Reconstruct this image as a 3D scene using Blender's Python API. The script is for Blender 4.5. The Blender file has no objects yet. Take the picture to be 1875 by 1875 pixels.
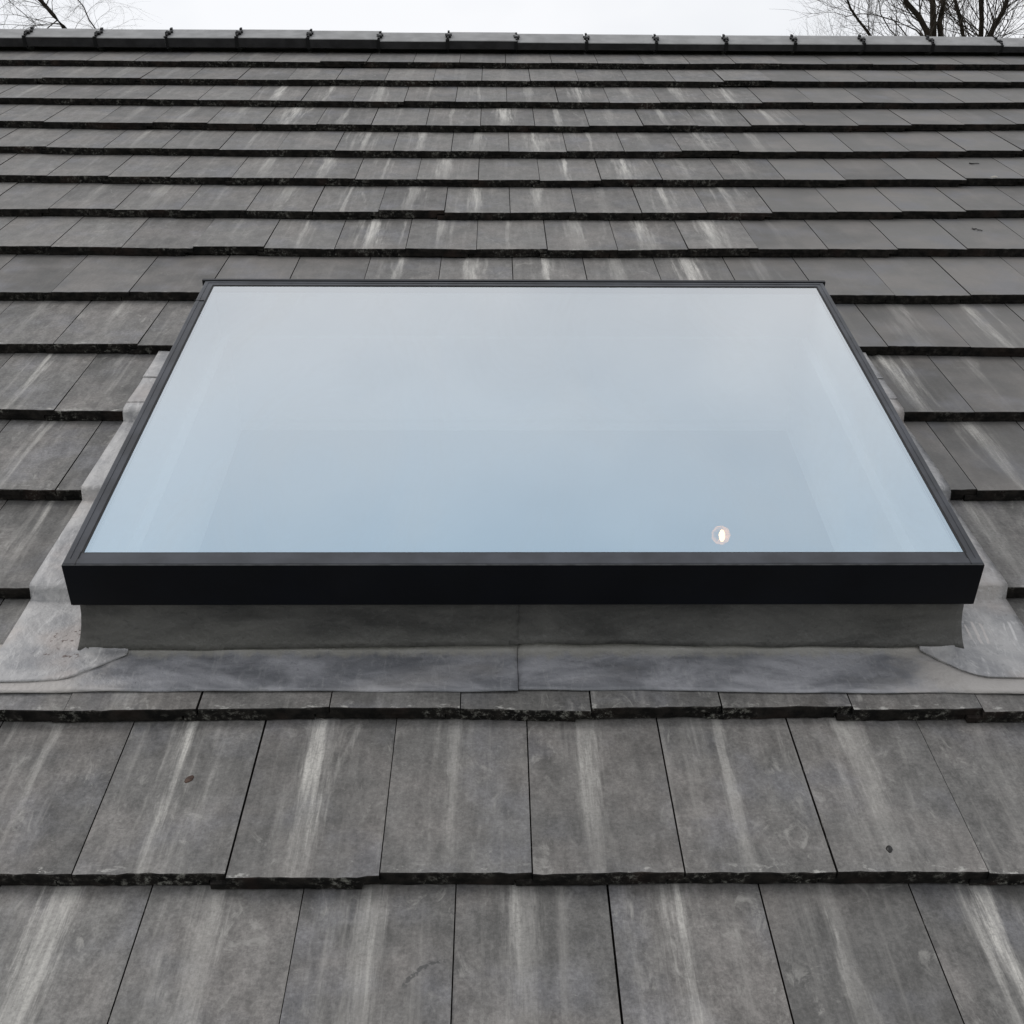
import bpy, math, random
from mathutils import Vector, Matrix
R = math.radians
random.seed(7)
scene = bpy.context.scene
PITCH = R(30.0)

# ---------------------------------------------------------------- camera
CP, SP = math.cos(PITCH), math.sin(PITCH)
def W(u, v, w):                       # roof coordinates (across, up the slope, out of the slope) -> world
    return Vector((u, v * CP - w * SP, v * SP + w * CP))
F = 2175.0
ax, dy = -32.5, 1465.8                # up-slope vanishing point relative to the image centre
U = Vector((ax, dy, F)).normalized()
Xc = Vector((1, 0, -ax / F)).normalized()
Nc = U.cross(Xc)
if Nc.y < 0: Nc = -Nc
wx, wu, wn = Vector((1, 0, 0)), Vector((0, CP, SP)), Vector((0, -SP, CP))
def axis(i): return (Xc[i] * wx + U[i] * wu + Nc[i] * wn).normalized()
right, up, fwd = axis(0), axis(1), axis(2)
cam_d = bpy.data.cameras.new('camera')
cam = bpy.data.objects.new('camera', cam_d)
scene.collection.objects.link(cam)
m = Matrix((right, up, -fwd)).transposed().to_4x4()
m.translation = W(0, -1.5348, 1.8906)
cam.matrix_world = m
cam_d.sensor_width = 36
cam_d.lens = 36 * F / 1875
cam_d.clip_start = 0.05
cam_d.clip_end = 1000
scene.camera = cam

# ---------------------------------------------------------------- world, sun, exposure
SUN_EL, SUN_AZ = 44.0, -82.0           # azimuth measured from +Y towards +X
world = bpy.data.worlds.new('World'); scene.world = world
world.use_nodes = True
nt = world.node_tree; nt.nodes.clear()
def N(nt, t, **k):
    n = nt.nodes.new(t)
    for a, b in k.items(): setattr(n, a, b)
    return n
out = N(nt, 'ShaderNodeOutputWorld')
sky = N(nt, 'ShaderNodeTexSky', sky_type='NISHITA', sun_disc=False)
sky.sun_elevation = R(SUN_EL); sky.sun_rotation = R(SUN_AZ)
bg1 = N(nt, 'ShaderNodeBackground'); bg1.inputs[1].default_value = 0.10
nt.links.new(sky.outputs[0], bg1.inputs[0])
tc = N(nt, 'ShaderNodeTexCoord')
mp = N(nt, 'ShaderNodeMapping'); mp.inputs['Scale'].default_value = (1, 1, 1.8)
nt.links.new(tc.outputs['Generated'], mp.inputs[0])
no = N(nt, 'ShaderNodeTexNoise'); no.inputs['Scale'].default_value = 3.4; no.inputs['Detail'].default_value = 4
nt.links.new(mp.outputs[0], no.inputs['Vector'])
cr = N(nt, 'ShaderNodeValToRGB')
cr.color_ramp.elements[0].position = 0.35; cr.color_ramp.elements[0].color = (0.90, 0.92, 0.95, 1)
cr.color_ramp.elements[1].position = 0.62; cr.color_ramp.elements[1].color = (1.06, 1.06, 1.07, 1)
nt.links.new(no.outputs[0], cr.inputs[0])
sx = N(nt, 'ShaderNodeSeparateXYZ'); nt.links.new(tc.outputs['Generated'], sx.inputs[0])
mr = N(nt, 'ShaderNodeMapRange'); mr.inputs['From Min'].default_value = -1; mr.inputs['From Max'].default_value = 0.8
mr.inputs['To Min'].default_value = 0.72; mr.inputs['To Max'].default_value = 1.0
nt.links.new(sx.outputs['Y'], mr.inputs[0])
bg2 = N(nt, 'ShaderNodeBackground')
nt.links.new(cr.outputs[0], bg2.inputs[0]); nt.links.new(mr.outputs[0], bg2.inputs[1])
mx = N(nt, 'ShaderNodeMixShader'); mx.inputs[0].default_value = 0.88
nt.links.new(bg1.outputs[0], mx.inputs[1]); nt.links.new(bg2.outputs[0], mx.inputs[2])
nt.links.new(mx.outputs[0], out.inputs[0])

sd = bpy.data.lights.new('sun', 'SUN'); sd.energy = 0.9; sd.angle = R(25); sd.color = (1, 0.97, 0.93)
sun = bpy.data.objects.new('sun', sd); scene.collection.objects.link(sun)
sdir = Vector((math.sin(R(SUN_AZ)) * math.cos(R(SUN_EL)), math.cos(R(SUN_AZ)) * math.cos(R(SUN_EL)), math.sin(R(SUN_EL))))
sun.rotation_euler = sdir.to_track_quat('Z', 'Y').to_euler()
sun.location = (0, 0, 20)
scene.view_settings.view_transform = 'Standard'
scene.view_settings.look = 'None'
scene.view_settings.exposure = 0.0
scene.view_settings.gamma = 1.0
scene.render.resolution_x = 1024; scene.render.resolution_y = 1024

# ---------------------------------------------------------------- node helpers
def mat(name):
    m = bpy.data.materials.new(name); m.use_nodes = True
    return m, m.node_tree, m.node_tree.nodes['Principled BSDF']
def lnk(nt, a, b): nt.links.new(a, b)
def noise(nt, vec, scale, detail=4, rough=0.55, dist=0.0):
    n = N(nt, 'ShaderNodeTexNoise'); n.inputs['Scale'].default_value = scale
    n.inputs['Detail'].default_value = detail; n.inputs['Roughness'].default_value = rough
    n.inputs['Distortion'].default_value = dist
    if vec is not None: lnk(nt, vec, n.inputs['Vector'])
    return n.outputs[0]
def mapping(nt, vec, scale=(1, 1, 1), loc=(0, 0, 0), rot=(0, 0, 0)):
    n = N(nt, 'ShaderNodeMapping'); n.inputs['Scale'].default_value = scale
    n.inputs['Location'].default_value = loc; n.inputs['Rotation'].default_value = rot
    lnk(nt, vec, n.inputs[0]); return n.outputs[0]
def rng(nt, val, a, b, c=0.0, d=1.0, smooth=True):
    n = N(nt, 'ShaderNodeMapRange')
    if smooth: n.interpolation_type = 'SMOOTHSTEP'
    for k, x in zip(('From Min', 'From Max', 'To Min', 'To Max'), (a, b, c, d)): n.inputs[k].default_value = x
    lnk(nt, val, n.inputs[0]); return n.outputs[0]
def math_(nt, op, a, b=None):
    n = N(nt, 'ShaderNodeMath', operation=op)
    for i, x in enumerate((a, b)):
        if x is None: continue
        if isinstance(x, (int, float)): n.inputs[i].default_value = x
        else: lnk(nt, x, n.inputs[i])
    return n.outputs[0]
def mixc(nt, f, a, b, mode='MIX'):
    n = N(nt, 'ShaderNodeMix', data_type='RGBA', blend_type=mode)
    if isinstance(f, (int, float)): n.inputs[0].default_value = f
    else: lnk(nt, f, n.inputs[0])
    for i, x in ((6, a), (7, b)):
        if isinstance(x, tuple): n.inputs[i].default_value = (*x, 1)
        else: lnk(nt, x, n.inputs[i])
    return n.outputs[2]
def bump(nt, h, strength, dist, bsdf):
    b = N(nt, 'ShaderNodeBump'); b.inputs['Strength'].default_value = strength; b.inputs['Distance'].default_value = dist
    lnk(nt, h, b.inputs['Height']); lnk(nt, b.outputs[0], bsdf.inputs['Normal'])

# ---------------------------------------------------------------- materials
def tile_material():
    m, nt, b = mat('weathered concrete tile')
    uv = N(nt, 'ShaderNodeUVMap', uv_map='slope').outputs[0]        # metres on the roof slope
    tl = N(nt, 'ShaderNodeUVMap', uv_map='tile').outputs[0]         # metres inside one tile
    at = N(nt, 'ShaderNodeAttribute', attribute_name='wear')        # r streaks, g tone, b grime
    sp = N(nt, 'ShaderNodeSeparateColor'); lnk(nt, at.outputs['Color'], sp.inputs[0])
    st = N(nt, 'ShaderNodeSeparateXYZ'); lnk(nt, tl, st.inputs[0])
    tone = sp.outputs[1]; strk = sp.outputs[0]; grime = sp.outputs[2]
    base = mixc(nt, tone, (0.092, 0.089, 0.085), (0.182, 0.177, 0.169))
    # slow patches of colour: bluish, brownish, greenish
    n1 = rng(nt, noise(nt, uv, 3.1, 3), 0.40, 0.66)
    base = mixc(nt, math_(nt, 'MULTIPLY', n1, 0.5), base, (0.228, 0.210, 0.196))
    dp = rng(nt, noise(nt, mapping(nt, uv, (1, 0.7, 1), loc=(1, 9, 0)), 21, 8, 0.75, 0.7), 0.58, 0.74)
    base = mixc(nt, math_(nt, 'MULTIPLY', math_(nt, 'MULTIPLY', dp, grime), 0.55), base, (0.10, 0.098, 0.094))
    n2 = rng(nt, noise(nt, mapping(nt, uv, loc=(7, 3, 0)), 4.3, 3), 0.48, 0.72)
    base = mixc(nt, math_(nt, 'MULTIPLY', n2, 0.55), base, (0.170, 0.171, 0.185))
    # mottling
    n3 = rng(nt, noise(nt, mapping(nt, uv, (1.5, 0.8, 1)), 13, 12, 0.80, 0.0), 0.34, 0.67, 0.66, 1.40)
    n3 = math_(nt, 'MULTIPLY', n3, rng(nt, noise(nt, mapping(nt, uv, (1.0, 1.0, 1), loc=(2, 2, 0)), 110, 6, 0.8), 0.32, 0.68, 0.74, 1.28))
    mul = N(nt, 'ShaderNodeCombineColor')
    for i in range(3): lnk(nt, n3, mul.inputs[i])
    gm = mixc(nt, grime, (1.0, 1.0, 1.0), mul.outputs[0])
    base = mixc(nt, 1.0, base, gm, 'MULTIPLY')
    # pale smears where the surface bloom has been wiped
    sm = rng(nt, noise(nt, mapping(nt, uv, (1, 0.55, 1), loc=(6, 6, 0), rot=(0, 0, 0.5)), 17, 9, 0.72, 1.6), 0.53, 0.66)
    sm = math_(nt, 'MULTIPLY', sm, rng(nt, noise(nt, mapping(nt, uv, loc=(8, 2, 0)), 4.5, 3), 0.44, 0.62))
    base = mixc(nt, math_(nt, 'MULTIPLY', math_(nt, 'MULTIPLY', sm, grime), 0.62), base, (0.38, 0.37, 0.345))
    # fine scuffs, oblique
    sc = rng(nt, noise(nt, mapping(nt, uv, (40, 150, 1), rot=(0, 0, 0.7)), 1.0, 5, 0.7, 0.8), 0.57, 0.74)
    sc = math_(nt, 'MULTIPLY', sc, rng(nt, noise(nt, mapping(nt, uv, loc=(3, 9, 0)), 7, 3), 0.42, 0.62))
    base = mixc(nt, math_(nt, 'MULTIPLY', math_(nt, 'MULTIPLY', sc, grime), 0.5), base, (0.38, 0.37, 0.35))
    # lime streaks that run down below the joint of the tile above
    fine = rng(nt, noise(nt, mapping(nt, uv, (48, 3.2, 1)), 1.0, 8, 0.74), 0.40, 0.66)
    broad = rng(nt, noise(nt, mapping(nt, uv, (14, 0.7, 1), loc=(4, 8, 0)), 1.0, 4, 0.6), 0.44, 0.64)
    wob = math_(nt, 'MULTIPLY', math_(nt, 'SUBTRACT', noise(nt, mapping(nt, uv, (3, 3, 1)), 1.0, 2), 0.5), 0.03)
    dx = math_(nt, 'ABSOLUTE', math_(nt, 'ADD', math_(nt, 'SUBTRACT', st.outputs[0], 0.132), wob))
    wid = rng(nt, noise(nt, mapping(nt, uv, (0.55, 0.55, 1)), 1.0, 1), 0.36, 0.64, 0.45, 1.7)
    dxw = math_(nt, 'DIVIDE', dx, wid)
    core = rng(nt, math_(nt, 'ADD', dxw, math_(nt, 'MULTIPLY', math_(nt, 'SUBTRACT', noise(nt, mapping(nt, uv, (30, 2.0, 1), loc=(3, 3, 0)), 1.0, 6, 0.75), 0.5), 0.09)), 0.006, 0.026, 1, 0)
    wide = rng(nt, dx, 0.03, 0.14, 1, 0)
    s = math_(nt, 'ADD', math_(nt, 'MULTIPLY', core, math_(nt, 'ADD', math_(nt, 'MULTIPLY', fine, 0.55), 0.6)),
              math_(nt, 'MULTIPLY', wide, math_(nt, 'MULTIPLY', math_(nt, 'MULTIPLY', fine, broad), 0.9)))
    off2 = rng(nt, noise(nt, mapping(nt, uv, (0.5, 0.5, 1), loc=(9, 9, 0)), 1.0, 1), 0.35, 0.65, 0.03, 0.27, False)
    d2 = math_(nt, 'ABSOLUTE', math_(nt, 'ADD', math_(nt, 'SUBTRACT', st.outputs[0], off2), wob))
    thin = rng(nt, math_(nt, 'ADD', d2, math_(nt, 'MULTIPLY', math_(nt, 'SUBTRACT', noise(nt, mapping(nt, uv, (60, 3.0, 1), loc=(5, 2, 0)), 1.0, 5, 0.7), 0.5), 0.03)), 0.002, 0.010, 1, 0)
    s = math_(nt, 'ADD', s, math_(nt, 'MULTIPLY', thin, math_(nt, 'MULTIPLY', fine, 0.55)))
    fade = rng(nt, math_(nt, 'ADD', st.outputs[1], math_(nt, 'MULTIPLY', noise(nt, mapping(nt, uv, (25, 2, 1)), 1.0, 2), 0.25)), 0.0, 0.58, 0.30, 1.1)
    s = math_(nt, 'MULTIPLY', math_(nt, 'MULTIPLY', s, strk), fade)
    grain = rng(nt, noise(nt, uv, 130, 5, 0.8), 0.30, 0.58, 0.42, 1.0)
    s = math_(nt, 'MINIMUM', math_(nt, 'MULTIPLY', s, grain), 0.9)
    base = mixc(nt, s, base, (0.62, 0.60, 0.56))
    # general faint vertical streaks
    fs = rng(nt, noise(nt, mapping(nt, uv, (34, 1.1, 1), loc=(1, 5, 0)), 1.0, 4, 0.6), 0.54, 0.78)
    base = mixc(nt, math_(nt, 'MULTIPLY', math_(nt, 'MULTIPLY', fs, grime), 0.35), base, (0.40, 0.385, 0.36))
    # lichen crust near the nose
    nz = rng(nt, st.outputs[1], 0.004, 0.035, 1, 0)
    li = rng(nt, noise(nt, mapping(nt, uv, (22, 40, 1)), 1.0, 5, 0.7), 0.56, 0.66)
    base = mixc(nt, math_(nt, 'MULTIPLY', math_(nt, 'MULTIPLY', nz, li), math_(nt, 'MULTIPLY', grime, 0.9)), base, (0.50, 0.49, 0.46))
    # small lichen spots and dark specks
    vo = N(nt, 'ShaderNodeTexVoronoi'); vo.inputs['Scale'].default_value = 9; lnk(nt, uv, vo.inputs['Vector'])
    vn = math_(nt, 'ADD', vo.outputs['Distance'], math_(nt, 'MULTIPLY', noise(nt, uv, 70, 4), 0.14))
    dk = rng(nt, vn, 0.09, 0.13, 1, 0)
    pick = rng(nt, noise(nt, mapping(nt, uv, loc=(12, 1, 0)), 2.2, 2), 0.54, 0.60)
    base = mixc(nt, math_(nt, 'MULTIPLY', math_(nt, 'MULTIPLY', dk, pick), math_(nt, 'MULTIPLY', grime, 0.5)), base, (0.06, 0.055, 0.052))
    ob = N(nt, 'ShaderNodeTexCoord').outputs['Object']
    wv = N(nt, 'ShaderNodeSeparateXYZ'); lnk(nt, ob, wv.inputs[0])
    cx = math_(nt, 'SUBTRACT', wv.outputs[0], -0.082); cy = math_(nt, 'SUBTRACT', wv.outputs[1], -0.262)
    rad = math_(nt, 'SQRT', math_(nt, 'ADD', math_(nt, 'MULTIPLY', cx, cx), math_(nt, 'MULTIPLY', cy, cy)))
    rad = math_(nt, 'ADD', rad, math_(nt, 'MULTIPLY', math_(nt, 'SUBTRACT', noise(nt, ob, 55, 5, 0.7), 0.5), 0.022))
    band = rng(nt, math_(nt, 'ABSOLUTE', math_(nt, 'SUBTRACT', rad, 0.083)), 0.0025, 0.006, 1, 0)
    sect = math_(nt, 'MULTIPLY', rng(nt, cx, -0.012, 0.0, 1, 0), rng(nt, cy, 0.012, 0.035))
    brk = rng(nt, noise(nt, ob, 120, 4), 0.36, 0.5)
    base = mixc(nt, math_(nt, 'MULTIPLY', math_(nt, 'MULTIPLY', band, sect), math_(nt, 'MULTIPLY', brk, 0.75)), base, (0.055, 0.055, 0.055))
    lnk(nt, base, b.inputs['Base Color'])
    b.inputs['Roughness'].default_value = 0.62
    b.inputs['Specular IOR Level'].default_value = 0.42
    h = math_(nt, 'ADD', noise(nt, uv, 60, 6, 0.7), math_(nt, 'MULTIPLY', noise(nt, uv, 9, 3), 2.0))
    bump(nt, h, 0.5, 0.002, b)
    return m
def edge_material():
    m, nt, b = mat('grimy tile edge with lichen')
    co = N(nt, 'ShaderNodeTexCoord').outputs['Object']
    at = N(nt, 'ShaderNodeAttribute', attribute_name='wear')
    sp = N(nt, 'ShaderNodeSeparateColor'); lnk(nt, at.outputs['Color'], sp.inputs[0])
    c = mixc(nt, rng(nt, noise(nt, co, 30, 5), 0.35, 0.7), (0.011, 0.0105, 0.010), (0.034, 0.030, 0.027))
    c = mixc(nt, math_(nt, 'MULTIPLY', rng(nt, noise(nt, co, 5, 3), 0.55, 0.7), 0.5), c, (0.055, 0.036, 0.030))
    patch = rng(nt, noise(nt, mapping(nt, co, loc=(3, 1, 8)), 7.0, 3), 0.45, 0.60)
    l = rng(nt, noise(nt, co, 60, 6, 0.8), 0.50, 0.68)
    f = math_(nt, 'MULTIPLY', math_(nt, 'MULTIPLY', l, patch), sp.outputs[2])
    c = mixc(nt, f, c, (0.36, 0.355, 0.32))
    lnk(nt, c, b.inputs['Base Color']); b.inputs['Roughness'].default_value = 0.9
    b.inputs['Specular IOR Level'].default_value = 0.15
    bump(nt, noise(nt, co, 90, 5, 0.7), 0.8, 0.004, b)
    return m
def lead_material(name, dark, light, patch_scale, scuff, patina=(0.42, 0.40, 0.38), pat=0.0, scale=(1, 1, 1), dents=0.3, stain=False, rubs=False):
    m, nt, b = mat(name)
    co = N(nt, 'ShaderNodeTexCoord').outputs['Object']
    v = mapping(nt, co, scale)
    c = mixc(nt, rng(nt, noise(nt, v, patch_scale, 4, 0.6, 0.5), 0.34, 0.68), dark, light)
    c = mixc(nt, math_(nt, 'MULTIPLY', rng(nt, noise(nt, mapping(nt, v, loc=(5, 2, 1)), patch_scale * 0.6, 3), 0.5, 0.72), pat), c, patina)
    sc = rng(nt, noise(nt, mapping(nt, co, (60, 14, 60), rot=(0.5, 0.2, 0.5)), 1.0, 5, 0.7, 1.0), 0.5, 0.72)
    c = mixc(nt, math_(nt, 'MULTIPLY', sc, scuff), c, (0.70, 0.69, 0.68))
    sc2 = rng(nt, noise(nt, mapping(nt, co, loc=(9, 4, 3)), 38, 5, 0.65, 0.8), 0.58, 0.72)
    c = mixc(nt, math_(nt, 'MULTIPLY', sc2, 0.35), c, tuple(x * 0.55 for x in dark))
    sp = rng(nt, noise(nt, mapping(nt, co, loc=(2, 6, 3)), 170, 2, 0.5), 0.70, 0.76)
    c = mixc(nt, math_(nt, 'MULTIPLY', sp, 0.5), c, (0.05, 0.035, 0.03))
    if rubs:
        xy = N(nt, 'ShaderNodeSeparateXYZ'); lnk(nt, co, xy.inputs[0])
        def ell(cx, cy, rx, ry):
            a = math_(nt, 'DIVIDE', math_(nt, 'SUBTRACT', xy.outputs[0], cx - 0.07), rx)
            d = math_(nt, 'DIVIDE', math_(nt, 'SUBTRACT', xy.outputs[1], cy - 0.70), ry)
            q = math_(nt, 'ADD', math_(nt, 'MULTIPLY', a, a), math_(nt, 'MULTIPLY', d, d))
            return rng(nt, math_(nt, 'ADD', q, math_(nt, 'MULTIPLY', math_(nt, 'SUBTRACT', noise(nt, co, 30, 3), 0.5), 0.9)), 0.6, 1.1, 1, 0)
        wn = N(nt, 'ShaderNodeTexWave'); wn.inputs['Scale'].default_value = 17; wn.inputs['Distortion'].default_value = 4.0
        wn.inputs['Detail'].default_value = 4; wn.inputs['Detail Scale'].default_value = 2.2
        lnk(nt, mapping(nt, co, (1, 0.25, 0.25), rot=(0, 0, 0.25)), wn.inputs['Vector'])
        w_ = rng(nt, wn.outputs['Fac'], 0.62, 0.9)
        c = mixc(nt, math_(nt, 'MULTIPLY', math_(nt, 'MULTIPLY', w_, ell(1.213, 0.748, 0.036, 0.052)), 0.85), c, (0.66, 0.62, 0.60))
        c = mixc(nt, math_(nt, 'MULTIPLY', math_(nt, 'MULTIPLY', w_, ell(1.300, 0.755, 0.018, 0.045)), 0.8), c, (0.70, 0.69, 0.68))
        rs = rng(nt, noise(nt, mapping(nt, co, loc=(4, 4, 4)), 75, 3, 0.5), 0.62, 0.67)
        c = mixc(nt, math_(nt, 'MULTIPLY', math_(nt, 'MULTIPLY', rs, ell(-1.045, 0.70, 0.055, 0.085)), 0.85), c, (0.085, 0.05, 0.038))
    if stain:
        xy = N(nt, 'ShaderNodeSeparateXYZ'); lnk(nt, co, xy.inputs[0])
        rag = math_(nt, 'MULTIPLY', math_(nt, 'SUBTRACT', noise(nt, mapping(nt, co, (1.0, 0.25, 0.25)), 22, 6, 0.7), 0.5), 0.085)
        t1 = rng(nt, math_(nt, 'ADD', xy.outputs[1], rag), -0.052, -0.022)
        c = mixc(nt, math_(nt, 'MULTIPLY', t1, 0.75), c, (0.36, 0.345, 0.305))
        rag2 = math_(nt, 'MULTIPLY', math_(nt, 'SUBTRACT', noise(nt, co, 6, 4, 0.6), 0.5), 0.45)
        t2 = rng(nt, math_(nt, 'ADD', math_(nt, 'ABSOLUTE', math_(nt, 'ADD', xy.outputs[0], 0.02)), rag2), 0.90, 1.06)
        c = mixc(nt, math_(nt, 'MULTIPLY', t2, 0.8), c, (0.46, 0.43, 0.40))
    lnk(nt, c, b.inputs['Base Color']); b.inputs['Roughness'].default_value = 0.52
    b.inputs['Specular IOR Level'].default_value = 0.6
    h = math_(nt, 'ADD', noise(nt, co, 45, 4, 0.6), math_(nt, 'MULTIPLY', noise(nt, mapping(nt, co, (1, 1, 1)), 7, 3), 2.5))
    bump(nt, h, dents, 0.006, b)
    return m
def simple(name, col, rough=0.6, metal=0.0, var=0.25, scale=20, spec=0.5, bmp=0.1):
    m, nt, b = mat(name)
    co = N(nt, 'ShaderNodeTexCoord').outputs['Object']
    c = mixc(nt, rng(nt, noise(nt, co, scale, 4), 0.3, 0.7), tuple(x * (1 - var) for x in col), tuple(x * (1 + var) for x in col))
    lnk(nt, c, b.inputs['Base Color']); b.inputs['Roughness'].default_value = rough
    b.inputs['Metallic'].default_value = metal; b.inputs['Specular IOR Level'].default_value = spec
    if bmp: bump(nt, noise(nt, co, scale * 3, 4), bmp, 0.003, b)
    return m
def glass_material():
    m, nt, b = mat('coated blue tinted glass')
    nt.nodes.remove(b)
    o = nt.nodes['Material Output']
    gl = N(nt, 'ShaderNodeBsdfGlossy'); gl.inputs['Roughness'].default_value = 0.012
    co = N(nt, 'ShaderNodeTexCoord').outputs['Object']
    # a thin film of dust and dried rain, strongest near the edges of the pane
    lw = N(nt, 'ShaderNodeLayerWeight'); lw.inputs[0].default_value = 0.5
    tint = mixc(nt, rng(nt, lw.outputs['Facing'], 0.38, 0.64, 0, 1, False), (0.60, 0.82, 1.0), (0.98, 0.99, 1.0))
    lnk(nt, tint, gl.inputs['Color'])
    tr = N(nt, 'ShaderNodeBsdfTransparent'); tr.inputs[0].default_value = (0.86, 0.93, 0.97, 1)
    mx = N(nt, 'ShaderNodeMixShader'); mx.inputs[0].default_value = 0.65
    lnk(nt, tr.outputs[0], mx.inputs[1]); lnk(nt, gl.outputs[0], mx.inputs[2])
    df = N(nt, 'ShaderNodeBsdfDiffuse'); df.inputs[0].default_value = (0.6, 0.6, 0.58, 1)
    mx2 = N(nt, 'ShaderNodeMixShader')
    dust = rng(nt, noise(nt, mapping(nt, co, (2.2, 0.8, 1)), 1.5, 6, 0.6, 0.8), 0.42, 0.78, 0.02, 0.13)
    lnk(nt, dust, mx2.inputs[0]); lnk(nt, mx.outputs[0], mx2.inputs[1]); lnk(nt, df.outputs[0], mx2.inputs[2])
    lnk(nt, mx2.outputs[0], o.inputs[0])
    return m
M = dict(
    tile=tile_material(), edge=edge_material(),
    lead_side=lead_material('bright scuffed lead', (0.28, 0.28, 0.29), (0.50, 0.49, 0.485), 7, 0.55, (0.46, 0.40, 0.365), 0.6, dents=0.9, rubs=True),
    lead_apron=lead_material('weathered blue grey lead', (0.16, 0.165, 0.180), (0.38, 0.38, 0.405), 4.2, 0.16, (0.42, 0.385, 0.34), 0.25, (1.0, 2.2, 2.2), dents=0.8, stain=True),
    lead_up=lead_material('lead upstand with shade in colour', (0.055, 0.054, 0.052), (0.138, 0.135, 0.128), 3.0, 0.05, (0.20, 0.195, 0.178), 0.5, (1, 3, 3), dents=0.9),  # same lead as the apron, shade of the down-facing side put into its colour
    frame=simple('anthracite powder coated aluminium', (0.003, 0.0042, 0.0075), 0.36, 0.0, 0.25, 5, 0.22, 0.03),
    frame_top=simple('anthracite lip with painted sky sheen', (0.040, 0.043, 0.052), 0.42, 0.0, 0.35, 9, 0.4, 0.05),  # same coating as the frame, lightened to paint in the glancing sky reflection
    frame_rim=simple('anthracite rim with painted highlight', (0.11, 0.112, 0.12), 0.4, 0.0, 0.3, 40, 0.5, 0.05),  # thin edge highlight painted as a paler colour on the bevel
    seal=simple('black rubber seal', (0.012, 0.012, 0.013), 0.7, 0, 0.1),
    glass=glass_material(),
    plaster=simple('white plaster', (0.84, 0.84, 0.82), 0.9, 0, 0.03, 4),
    room=simple('grey room paint', (0.42, 0.44, 0.47), 0.9, 0, 0.06, 1.2),
    ridge=simple('grey concrete ridge', (0.29, 0.29, 0.29), 0.6, 0, 0.16, 9, 0.4, 0.2),
    ridge_lip=simple('dark ridge tile lip', (0.035, 0.034, 0.036), 0.7, 0, 0.3, 14, 0.3, 0.2),  # front and rear lip faces, darker than the upper faces
    clip=simple('black plastic ridge union', (0.010, 0.010, 0.011), 0.6, 0, 0.1, 20, 0.3),
    screw=simple('dull steel screw', (0.35, 0.35, 0.35), 0.4, 0.7, 0.1),
    brass=simple('aged brass', (0.42, 0.27, 0.16), 0.35, 0.8, 0.3),
    felt=simple('dark roofing felt', (0.03, 0.03, 0.032), 0.9, 0, 0.2),
    ground=simple('lawn and soil', (0.055, 0.07, 0.035), 0.95, 0, 0.4, 0.8),
    bark=simple('dark brown bark', (0.026, 0.020, 0.014), 0.9, 0, 0.45, 3, 0.2),
    twig=simple('grey brown twigs', (0.060, 0.050, 0.042), 0.9, 0, 0.3, 3, 0.2),
    twig_pale=simple('pale grey twigs', (0.13, 0.12, 0.11), 0.9, 0, 0.3, 3, 0.2),
    leaf=simple('dead brown leaf', (0.075, 0.045, 0.034), 0.8, 0, 0.4, 60),
    pod=simple('black seed pod', (0.010, 0.009, 0.008), 0.45, 0, 0.3, 60),
    pale=simple('pale dry leaf', (0.42, 0.40, 0.36), 0.8, 0, 0.2, 60),
)
def brick():
    m, nt, b = mat('red brick')
    co = N(nt, 'ShaderNodeTexCoord').outputs['Object']
    br = N(nt, 'ShaderNodeTexBrick'); lnk(nt, mapping(nt, co, rot=(R(90), 0, 0)), br.inputs['Vector'])
    br.inputs['Scale'].default_value = 4.4
    br.inputs['Color1'].default_value = (0.26, 0.11, 0.075, 1); br.inputs['Color2'].default_value = (0.20, 0.085, 0.06, 1)
    br.inputs['Mortar'].default_value = (0.35, 0.32, 0.28, 1)
    lnk(nt, br.outputs[0], b.inputs['Base Color']); b.inputs['Roughness'].default_value = 0.9
    return m
M['brick'] = brick()

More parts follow.
